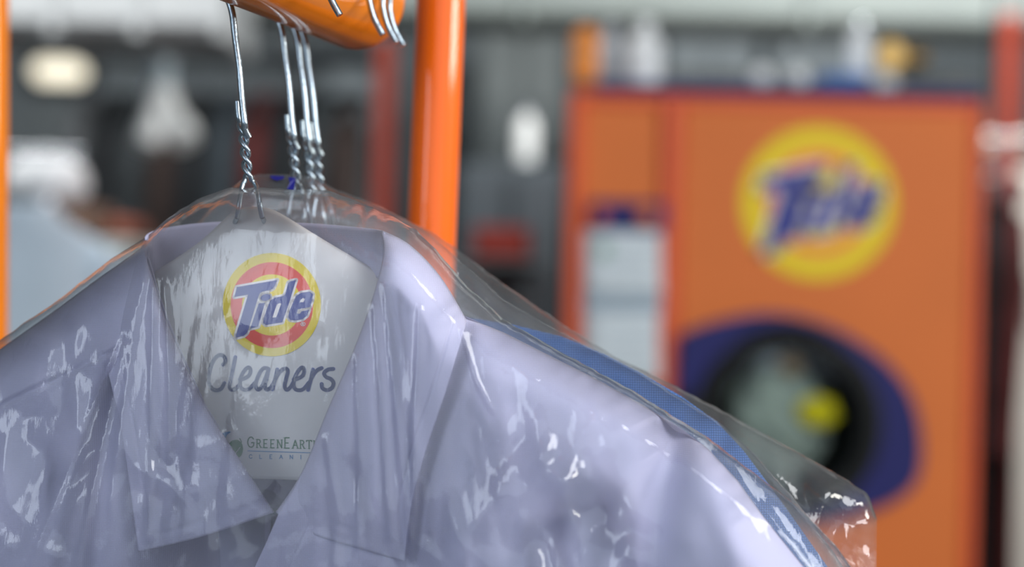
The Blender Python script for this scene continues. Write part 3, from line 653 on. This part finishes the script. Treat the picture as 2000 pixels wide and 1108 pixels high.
shirt = thing('dress_shirt', S(np.array(485.), np.array(2700.)), 'lavender dress shirt with open pointed collar on the front hanger', 'shirt')
X, Y = ruled(neckR + CRR, 455, 1760, YB_, 300)
wR = body_w(X, Y, CRL, CRR) + front_folds(X, Y)
pl = np.exp(-(polydist(X, Y, [(546, 1004), (497, 1108), (455, YB_)]) / 60) ** 2)
wR = wR + 2.5 * pl - .7 * np.exp(-((polydist(X, Y, [(546, 1004), (497, 1108), (455, YB_)]) - 62) / 2.5) ** 2)
solidify(grid('front_panel', S(X, Y, wR), M_LAV, shirt), .0008)
X, Y = ruled(CRL + neckL, -800, 560, YB_, 260)
wL = body_w(X, Y, CRL, CRR) + front_folds(X, Y) - 56 * np.exp(-(polydist(X, Y, [(470, 960), (480, 1400), (500, YB_)]) / 150) ** 2) - 2
solidify(grid('front_panel', S(X, Y, wL), M_LAV, shirt), .0008)
backtop = CRL + [(300, 480), (330, 482), (485, 490), (700, 484), (740, 482)] + CRR
X, Y = ruled(backtop, -800, 1760, YB_, 300)
wB = -body_w(X, Y, CRL, CRR) * np.clip(.4 + .6 * np.clip((Y - 480) / 500, 0, 1), 0, 1) - 28 * np.exp(-((X - 515) / 215) ** 4) * np.exp(-(np.maximum(Y - 480, 0) / 220) ** 2)
grid('back_panel', S(X, Y, wB), M_LAV, shirt)
# collar leaves ----------------------------------------------------
def coons(top, right, bottom, left, nu, nv):
    """top: left>right, bottom: left>right, left/right: top>bottom; smooth curves"""
    T, B_, Lf, Rt = resample(catmull(top), nu), resample(catmull(bottom), nu), resample(catmull(left), nv), resample(catmull(right), nv)
    u = np.linspace(0, 1, nu)[:, None, None]; v = np.linspace(0, 1, nv)[None, :, None]
    return (1 - v) * T[:, None] + v * B_[:, None] + (1 - u) * Lf[None] + u * Rt[None] - ((1 - u) * (1 - v) * T[0] + u * (1 - v) * T[-1] + (1 - u) * v * B_[0] + u * v * B_[-1])
def leaf(name, top, right, bottom, left, inner_side):
    G = coons(top, right, bottom, left, 70, 90); X, Y = G[..., 0], G[..., 1]
    inner = np.array(right if inner_side == 'right' else left, float); silh = np.array(top, float)
    outer = np.array(list(left if inner_side == 'right' else right) + list(bottom), float)
    wb = body_w(X, Y, CRL, CRR)
    din = polydist(X, Y, catmull(inner)); dsil = polydist(X, Y, catmull(silh)); dout = polydist(X, Y, catmull(outer))
    fade = np.clip(np.maximum(0, (Y - 460)) / 160, 0, 1)
    w = 27 + 6 * np.clip(dout / 90, 0, 1) - 11 * np.exp(-din / 14) * (1 - .4 * fade)
    q = np.clip(dsil / 110, 0, 1); w = w * np.sqrt(1 - (1 - q) ** 2)
    w += .8 * vnoise(X / 90, Y / 300 + 5, 5) - .9 * np.exp(-((dout - 26) / 2.2) ** 2)
    return solidify(grid(name, S(X, Y, w), M_LAV, shirt), .0014)
LL = dict(top=[(203, 694), (222, 625), (250, 545), (288, 458)], right=[(288, 458), (282, 490), (300, 548), (330, 640), (400, 790), (470, 900), (536, 1001)], bottom=[(270, 1079), (400, 1047), (536, 1001)], left=[(203, 694), (238, 850), (270, 1079)])
RL = dict(top=[(746, 450), (800, 478), (860, 540), (912, 626)], right=[(912, 626), (872, 760), (832, 880), (806, 980), (790, 1098)], bottom=[(538, 1001), (600, 1040), (700, 1072), (790, 1098)], left=[(746, 450), (748, 500), (728, 580), (692, 680), (640, 800), (588, 925), (538, 1001)])
leaf('collar_leaf', LL['top'], LL['right'], LL['bottom'], LL['left'], 'right')
leaf('collar_leaf', RL['top'], RL['right'], RL['bottom'], RL['left'], 'left')
def strip(name, A, B_, n, m, parent, nv=14, bulge=0):
    A, B_ = catmull(A, 10), catmull(B_, 10); A, B_ = resample(A, n), resample(B_, n); v = np.linspace(0, 1, nv)[None, :, None]
    G = A[:, None] * (1 - v) + B_[:, None] * v; G[..., 2] += bulge * np.sin(np.pi * v[..., 0])
    return solidify(grid(name, S(G[..., 0], G[..., 1], G[..., 2]), m, parent), .001)
strip('collar_stand', [(287, 463, 6), (294, 455, -4), (320, 446, -9), (390, 436, -15), (485, 432, -18), (610, 437, -15), (700, 445, -9), (741, 450, -4), (748, 455, 6)],
      [(294, 540, 6), (300, 540, -6), (322, 538, -12), (390, 534, -17), (485, 530, -19), (610, 531, -17), (700, 538, -12), (736, 543, -6), (744, 545, 6)], 80, M_LAV, shirt)
strip('collar_fall', [(285, 472, -4), (300, 458, -9), (350, 445, -17), (485, 437, -23), (640, 443, -18), (735, 452, -9), (750, 462, -4)],
      [(203, 690, -3), (260, 640, -22), (350, 600, -32), (485, 590, -44), (640, 590, -36), (820, 600, -24), (908, 626, -3)], 80, M_LAV, shirt)
# second shirt, blue, on the next hanger -----------------------------
def plain_shirt(name, k_, cr, cl, m, label, ybot=2600):
    sh = thing(name, S(np.array(600.), np.array(2400.), 0, k_), label, 'shirt')
    bt = cl + [(cl[-1][0] + 40, cl[-1][1] + 30), ((cl[-1][0] + cr[0][0]) / 2, cl[-1][1] + 90), (cr[0][0] - 30, cr[0][1] + 30)] + cr
    X, Y = ruled(bt, cl[0][0] - 20, cr[-1][0] + 30, ybot, 220); w = body_w(X, Y, cl, cr) * .45
    grid('front_panel', S(X, Y, w + vnoise(X / 120, Y / 260, 9), k_), m, sh); grid('back_panel', S(X, Y, -w * .9, k_), m, sh)
    c0, c1 = cl[-1], cr[0]
    A = [(c0[0], c0[1] - 4, 0), (c0[0] + 70, c0[1] + 15, -6), ((c0[0] + c1[0]) / 2, c0[1] + 30, -8), (c1[0] - 60, c1[1] + 15, -6), (c1[0], c1[1] - 4, 0)]
    n = 60; Aa = resample(catmull(A, 10), n); v = np.linspace(0, 1, 6)[None, :]
    G = Aa[:, None].repeat(6, 1); grid('collar_band', S(G[..., 0], G[..., 1] + v * 70, G[..., 2] + 2 * v, k_), m, sh)
    return sh
CR2 = [(860, 612), (1000, 634), (1100, 658), (1180, 692), (1250, 728), (1330, 774), (1400, 824), (1452, 880), (1530, 985), (1625, 1120), (1690, 1300), (1720, 1500)]
CL2 = [(-560, 1400), (-420, 1100), (-330, 980), (-100, 830), (100, 720), (340, 600)]
plain_shirt('blue_shirt', .068, CR2, CL2, M_DENIM, 'denim blue shirt behind the lavender one, only its right shoulder showing')
CR3 = [(900, 640), (1100, 720), (1300, 815), (1430, 900), (1500, 985), (1590, 1120), (1660, 1300), (1700, 1500)]
plain_shirt('white_shirt', .092, CR3, [(-450, 1400), (-330, 1150), (-230, 1000), (0, 860), (200, 750), (400, 640)], M_WSHIRT, 'pale shirt in the rearmost bag, behind the blue shirt')

# ================================================================== PAPER CAPE
cape = thing('hanger_cape', S(np.array(485.), np.array(940.)), 'white printed paper cape on the hanger inside the open collar', 'paper cape')
ct = catmull([(-100, 760), (100, 655), (300, 532), (385, 476), (436, 430), (458, 411), (490, 404), (528, 408), (562, 425), (625, 464), (740, 532), (900, 625), (1050, 715)], 12)
T = resample(ct, 150); v = np.linspace(0, 1, 60)[None, :]
CW = lambda X, Y: -1.5 - 10 * np.exp(-np.minimum(polydist(X, Y, ct), 200) / 22) * np.clip(np.abs(X - 490) / 300, 0, 1) - 6 * np.clip((np.abs(X - 520) - 190) / 200, 0, 1) ** 2
X = T[:, :1] * (1 - v) + np.interp(np.linspace(0, 1, 150), [0, .3, .7, 1], [60, 330, 760, 960])[:, None] * v
Y = T[:, 1:2] * (1 - v) + (938 + (T[:, :1] - 500) * .03) * v
Wc = CW(X, Y)
solidify(grid('paper_sheet', S(X, Y, Wc + .35 * vnoise(X / 110, Y / 150, 12) * np.clip((np.abs(X - 530) - 130) / 60, 0, 1)), M_PAPER, cape), .0004)
pfn = lambda ox, oy, sc: (lambda x, y, l: tuple(S(np.array(ox + x / sc), np.array(oy + y / sc), -1.25 + .07 * l)))
rings_mat[0] = M_RED
emblem(cape, pfn(420, 480, 5.036), ((558, 581, 483, 509), (559, 585, 406, 423), (558, 584, 293, 301)))
rb = MB(); stroke(rb, ell(865, 772, 22, 17, 14), 7, (lambda x, y, l: pfn(420, 480, 5.036)(x, y, 3 + l)), True); stroke(rb, [(858, 780), (858, 764), (872, 768), (860, 773), (872, 780)], 5, (lambda x, y, l: pfn(420, 480, 5.036)(x, y, 3 + l)))
rb.build('registered_mark', M_WHITE, cape, False)
SCR = {'C': [[(325, 232), (350, 200), (354, 150), (322, 106), (270, 100), (210, 150), (160, 250), (131, 380), (130, 480), (165, 560), (230, 590), (300, 567), (343, 490)]],
       'l': [[(497, 128), (458, 320), (421, 500), (422, 556), (452, 583), (505, 565), (560, 505)]],
       'e': [[(560, 440), (620, 425), (685, 385), (708, 325), (700, 283), (668, 274), (620, 322), (580, 400), (562, 490), (578, 558), (630, 585), (700, 562), (768, 485)]],
       'a': [[(958, 290), (900, 280), (848, 330), (800, 430), (782, 525), (810, 580), (858, 550), (905, 455), (962, 300)], [(962, 295), (935, 420), (912, 520), (930, 582), (978, 562), (1025, 500)]],
       'n': [[(1082, 300), (1050, 440), (1017, 578)], [(1035, 480), (1090, 370), (1150, 303), (1205, 288), (1228, 330), (1202, 440), (1186, 535), (1213, 584), (1262, 552), (1305, 480)]],
       'e2': [[(1310, 440), (1370, 425), (1435, 385), (1458, 325), (1450, 283), (1418, 276), (1368, 330), (1325, 420), (1310, 510), (1330, 570), (1385, 590), (1450, 570), (1525, 480)]],
       'r': [[(1580, 300), (1550, 440), (1512, 586)], [(1548, 440), (1600, 350), (1650, 302), (1702, 280)]],
       's': [[(1864, 292), (1790, 302), (1735, 350), (1765, 405), (1830, 435), (1866, 490), (1842, 558), (1772, 588), (1712, 560), (1700, 502)]]}
for k_, sts in SCR.items():
    b = MB()
    for st in sts: stroke(b, catmull(st, 7), 54, pfn(390, 680, 7.143))
    b.build('script_letter', M_SCRIPT, cape, False)
def textrun(word, x0, y0, cw, hh, wdth, slope, big=(), track=0):
    x = x0
    for i, ch in enumerate(word):
        s = 1.28 if i in big else 1.0; b = MB(); h_ = hh * s; w_ = cw * s
        yb = y0 + slope * (x - x0)
        m_ = lambda u, v: (x + u * w_ * .82, yb + (v - 1) * h_)
        for st in GLY[ch]:
            q = catmull(st, 5) if (ch in 'CG' and len(st) > 4) else np.array(st)
            stroke(b, [m_(*p) for p in q], wdth * (1.1 if i in big else 1), pfn(420, 830, 6.155))
        if big:
            for (u, v_) in SERIF[ch]: a_ = m_(u, v_); stroke(b, [(a_[0] - w_ * .16, a_[1]), (a_[0] + w_ * .16, a_[1])], wdth * .5, pfn(420, 830, 6.155))
        b.build('letter', M_GREEN if big else M_CYAN, cape, False)
        x += (w_ + track) * (.62 if ch == 'I' and not track else 1)
textrun('GREENEARTH', 388, 272, 83, 98, 12, .022, (0, 5))
textrun('CLEANING', 408, 405, 52, 46, 8, .012, (), 70)
stroke(MB(), [(392, 314), (1300, 342)], 9, pfn(420, 830, 6.155)).build('print_rule', M_CYAN, cape, False)
prism(MB(), [catmull([(178, 215), (215, 188), (270, 183), (315, 215), (335, 270), (330, 330), (300, 385), (230, 420), (140, 380), (130, 290)], 5, True)], pfn(420, 830, 6.155)).build('leaf_mark', M_GREEN, cape, False)
stroke(MB(), catmull([(250, 335), (275, 305), (302, 270)], 4), 8, (lambda x, y, l: pfn(420, 830, 6.155)(x, y, 1 + l))).build('leaf_vein', M_WHITE, cape, False)
stroke(MB(), catmull([(296, 165), (308, 185), (318, 212)], 4), 10, pfn(420, 830, 6.155)).build('leaf_stem', M_GREEN, cape, False)
prism(MB(), [catmull([(190, 86), (140, 84), (95, 95), (60, 130), (80, 160), (125, 165), (140, 125)], 5, True)], pfn(420, 830, 6.155)).build('wave_mark', M_CYAN, cape, False)

# ================================================================== PLASTIC BAGS
def facet(x, y, seed):
    """flat triangular facets between random heights: sharply creased sheet"""
    r = np.random.default_rng(seed).uniform(-1, 1, (256, 256))
    xi = np.floor(x).astype(int); yi = np.floor(y).astype(int); fx = x - xi; fy = y - yi
    g = lambda i, j: r[(xi + i) % 256, (yi + j) % 256]
    lo = g(0, 0) * (1 - fx - fy) + g(1, 0) * fx + g(0, 1) * fy; hi = g(1, 1) * (fx + fy - 1) + g(1, 0) * (1 - fy) + g(0, 1) * (1 - fx)
    return np.where(fx + fy < 1, lo, hi)
def crinkle(X, Y, seed, spots=(), cx=560, cy=-700):
    th = np.arctan2(X - cx, Y - cy); r = np.hypot(X - cx, Y - cy)
    thw = th + .006 * vnoise(X / 200, Y / 300, seed + 9)
    long_ = facet(thw * 38 + 40, r / 520 + seed, seed + 1) + .5 * facet(thw * 90 + 70, r / 380 + seed, seed + 2)
    qx = X + 60 * vnoise(X / 170, Y / 170, seed + 3); qy = Y + 60 * vnoise(X / 170 + 9, Y / 170, seed + 4)
    ca, sa = math.cos(.9), math.sin(.9)
    f1 = facet(qx / 120, qy / 150, seed + 5); f2 = facet((qx * ca - qy * sa) / 58 + 5, (qx * sa + qy * ca) / 88, seed + 6); f3 = facet((qx * sa + qy * ca) / 26, (qx * ca - qy * sa) / 38, seed + 8)
    mask = np.clip(.15 + .5 * vnoise(X / 260 + 4, Y / 260, seed + 7), .12, 1)
    for (a, b, r_, h) in spots: mask = mask + h * np.exp(-((X - a) ** 2 + (Y - b) ** 2) / r_ ** 2)
    card = 1 - .75 * np.exp(-(((X - 570) / 190) ** 4 + ((Y - 660) / 290) ** 4)) * (len(spots) > 0)
    for (a, b, r_, h) in spots: card = np.maximum(card, np.exp(-((X - a) ** 2 + (Y - b) ** 2) / r_ ** 2))
    return .75 * long_ * card * np.clip((Y - 420) / 350, 0, 1) + card * (2.0 * f1 + 1.3 * f2 + .75 * f3) * mask * np.clip((Y - 330) / 150, .3, 1)
def bag(k_, top, xb0, xb1, ybot, fat, m, label, seed, spots=(), nu=420, pulls=()):
    T = resample(top, 260); rt = np.random.default_rng(seed); T[1:-1, 1] += rt.normal(0, .9, 258); T[1:-1, 0] += rt.normal(0, .5, 258)
    T[:, 0] = np.maximum.accumulate(T[:, 0])
    bg = thing('garment_bag', S(np.array(600.), np.array(float(ybot)), 0, k_), label, 'garment bag', 'clear bags on the orange rack')
    X, Y = ruled(T, xb0, xb1, ybot, nu)
    d = polydist(X, Y, T); q = np.clip(d / 70, 0, 1); rise = np.sqrt(1 - (1 - q) ** 2)
    edge = np.clip(d / 30, 0, 1)
    w = rise * fat(X, Y) + crinkle(X, Y, seed, spots) * edge
    for l in pulls: w = w + edge * ridge(X, Y, l, 4.5, 1.3) * np.clip((Y - 430) / 120, 0, 1)
    front = grid('front_film', S(X, Y, w, k_), m, bg)
    w2 = -rise * np.minimum(fat(X, Y), 26) + .8 * crinkle(X, Y, seed + 20) * edge
    X2, Y2 = X[::2, ::2], Y[::2, ::2]
    grid('back_film', S(X2, Y2, w2[::2, ::2], k_), m, bg)
    return bg
top1 = [(-800, 1480), (-660, 1190), (-560, 1085), (-430, 960), (-300, 868), (0, 664), (100, 596), (196, 522), (240, 490), (288, 462), (330, 424), (392, 386), (446, 368), (470, 365), (510, 366), (575, 371), (642, 372), (700, 394), (762, 420), (812, 448), (850, 486), (900, 545), (985, 626), (1100, 690), (1250, 772), (1390, 860), (1470, 922), (1560, 990), (1640, 1075), (1720, 1200), (1790, 1420)]
def fat1(X, Y):
    d = polydist(X, Y, top1); q = np.clip(d / 95, 0, 1)
    return 17 + 15 * np.sqrt(1 - (1 - q) ** 2) + 13 * (1 - np.exp(-d / 260))
bag(0, top1, -830, 1850, 2850, fat1, M_FILM, 'clear plastic garment bag over the front lavender shirt', 31, [(1110, 940, 110, 2.2), (1060, 1040, 80, 2.2), (1235, 1040, 55, 2), (120, 720, 110, 1.6), (60, 900, 120, 1.4), (440, 590, 45, .9), (500, 670, 40, 1.1), (630, 660, 40, .9), (330, 900, 100, .7), (1600, 960, 90, 1.2)], 460,
    [[(752, 560), (775, 800), (800, 1050)], [(732, 600), (748, 800), (765, 1060)], [(700, 700), (702, 900), (700, 1080)], [(820, 600), (812, 800), (806, 1000)], [(292, 480), (250, 720), (215, 1000)], [(322, 560), (332, 740), (330, 900)],
     [(262, 600), (210, 820), (150, 1108)], [(240, 640), (140, 900), (60, 1108)], [(300, 560), (296, 800), (290, 1050)], [(900, 640), (930, 740), (960, 800)], [(640, 860), (660, 1000), (655, 1108)]])
top2 = [(-560, 1480), (-420, 1080), (-300, 960), (0, 800), (250, 610), (400, 420), (470, 352), (506, 340), (560, 341), (610, 345), (660, 372), (740, 400), (800, 432), (850, 466), (893, 505), (990, 590), (1100, 652), (1250, 728), (1400, 822), (1480, 895), (1560, 985), (1650, 1110), (1720, 1300), (1760, 1500)]
b2_ = bag(.066, top2, -600, 1800, 2700, lambda X, Y: 12 + 8 * np.clip((Y - 600) / 400, 0, 1), M_FILM2, 'clear plastic garment bag with blue print over the blue shirt', 55, nu=300)
for l in ([(527, 343), (556, 344), (553, 350), (541, 353), (530, 349)], [(563, 346), (578, 347), (574, 372), (560, 370), (566, 358)]):
    prism(MB(), [l], lambda x, y, t: tuple(S(np.array(float(x)), np.array(float(y)), 1.5 + 12 * math.sqrt(max(0, 1 - (1 - min(1, (y - 340) / 70)) ** 2)) + .2 * t, .066))).build('printed_mark', M_INK, b2_, False)
top3 = [(-480, 1480), (-380, 1100), (-200, 960), (100, 760), (420, 560), (600, 420), (700, 400), (790, 428), (830, 446), (868, 470), (893, 490), (1000, 566), (1100, 634), (1200, 697), (1310, 750), (1420, 808), (1560, 885), (1660, 940), (1696, 966), (1713, 1014)]
bag(.097, top3, -520, 1690, 2650, lambda X, Y: 14 + 10 * np.clip((Y - 600) / 400, 0, 1), M_FILM2, 'clear plastic garment bag hanging rearmost, its corner nearest the machine door', 77, [(1620, 980, 90, 1.6), (1480, 900, 80, 1.0), (1680, 1040, 60, 1.5)], 320)
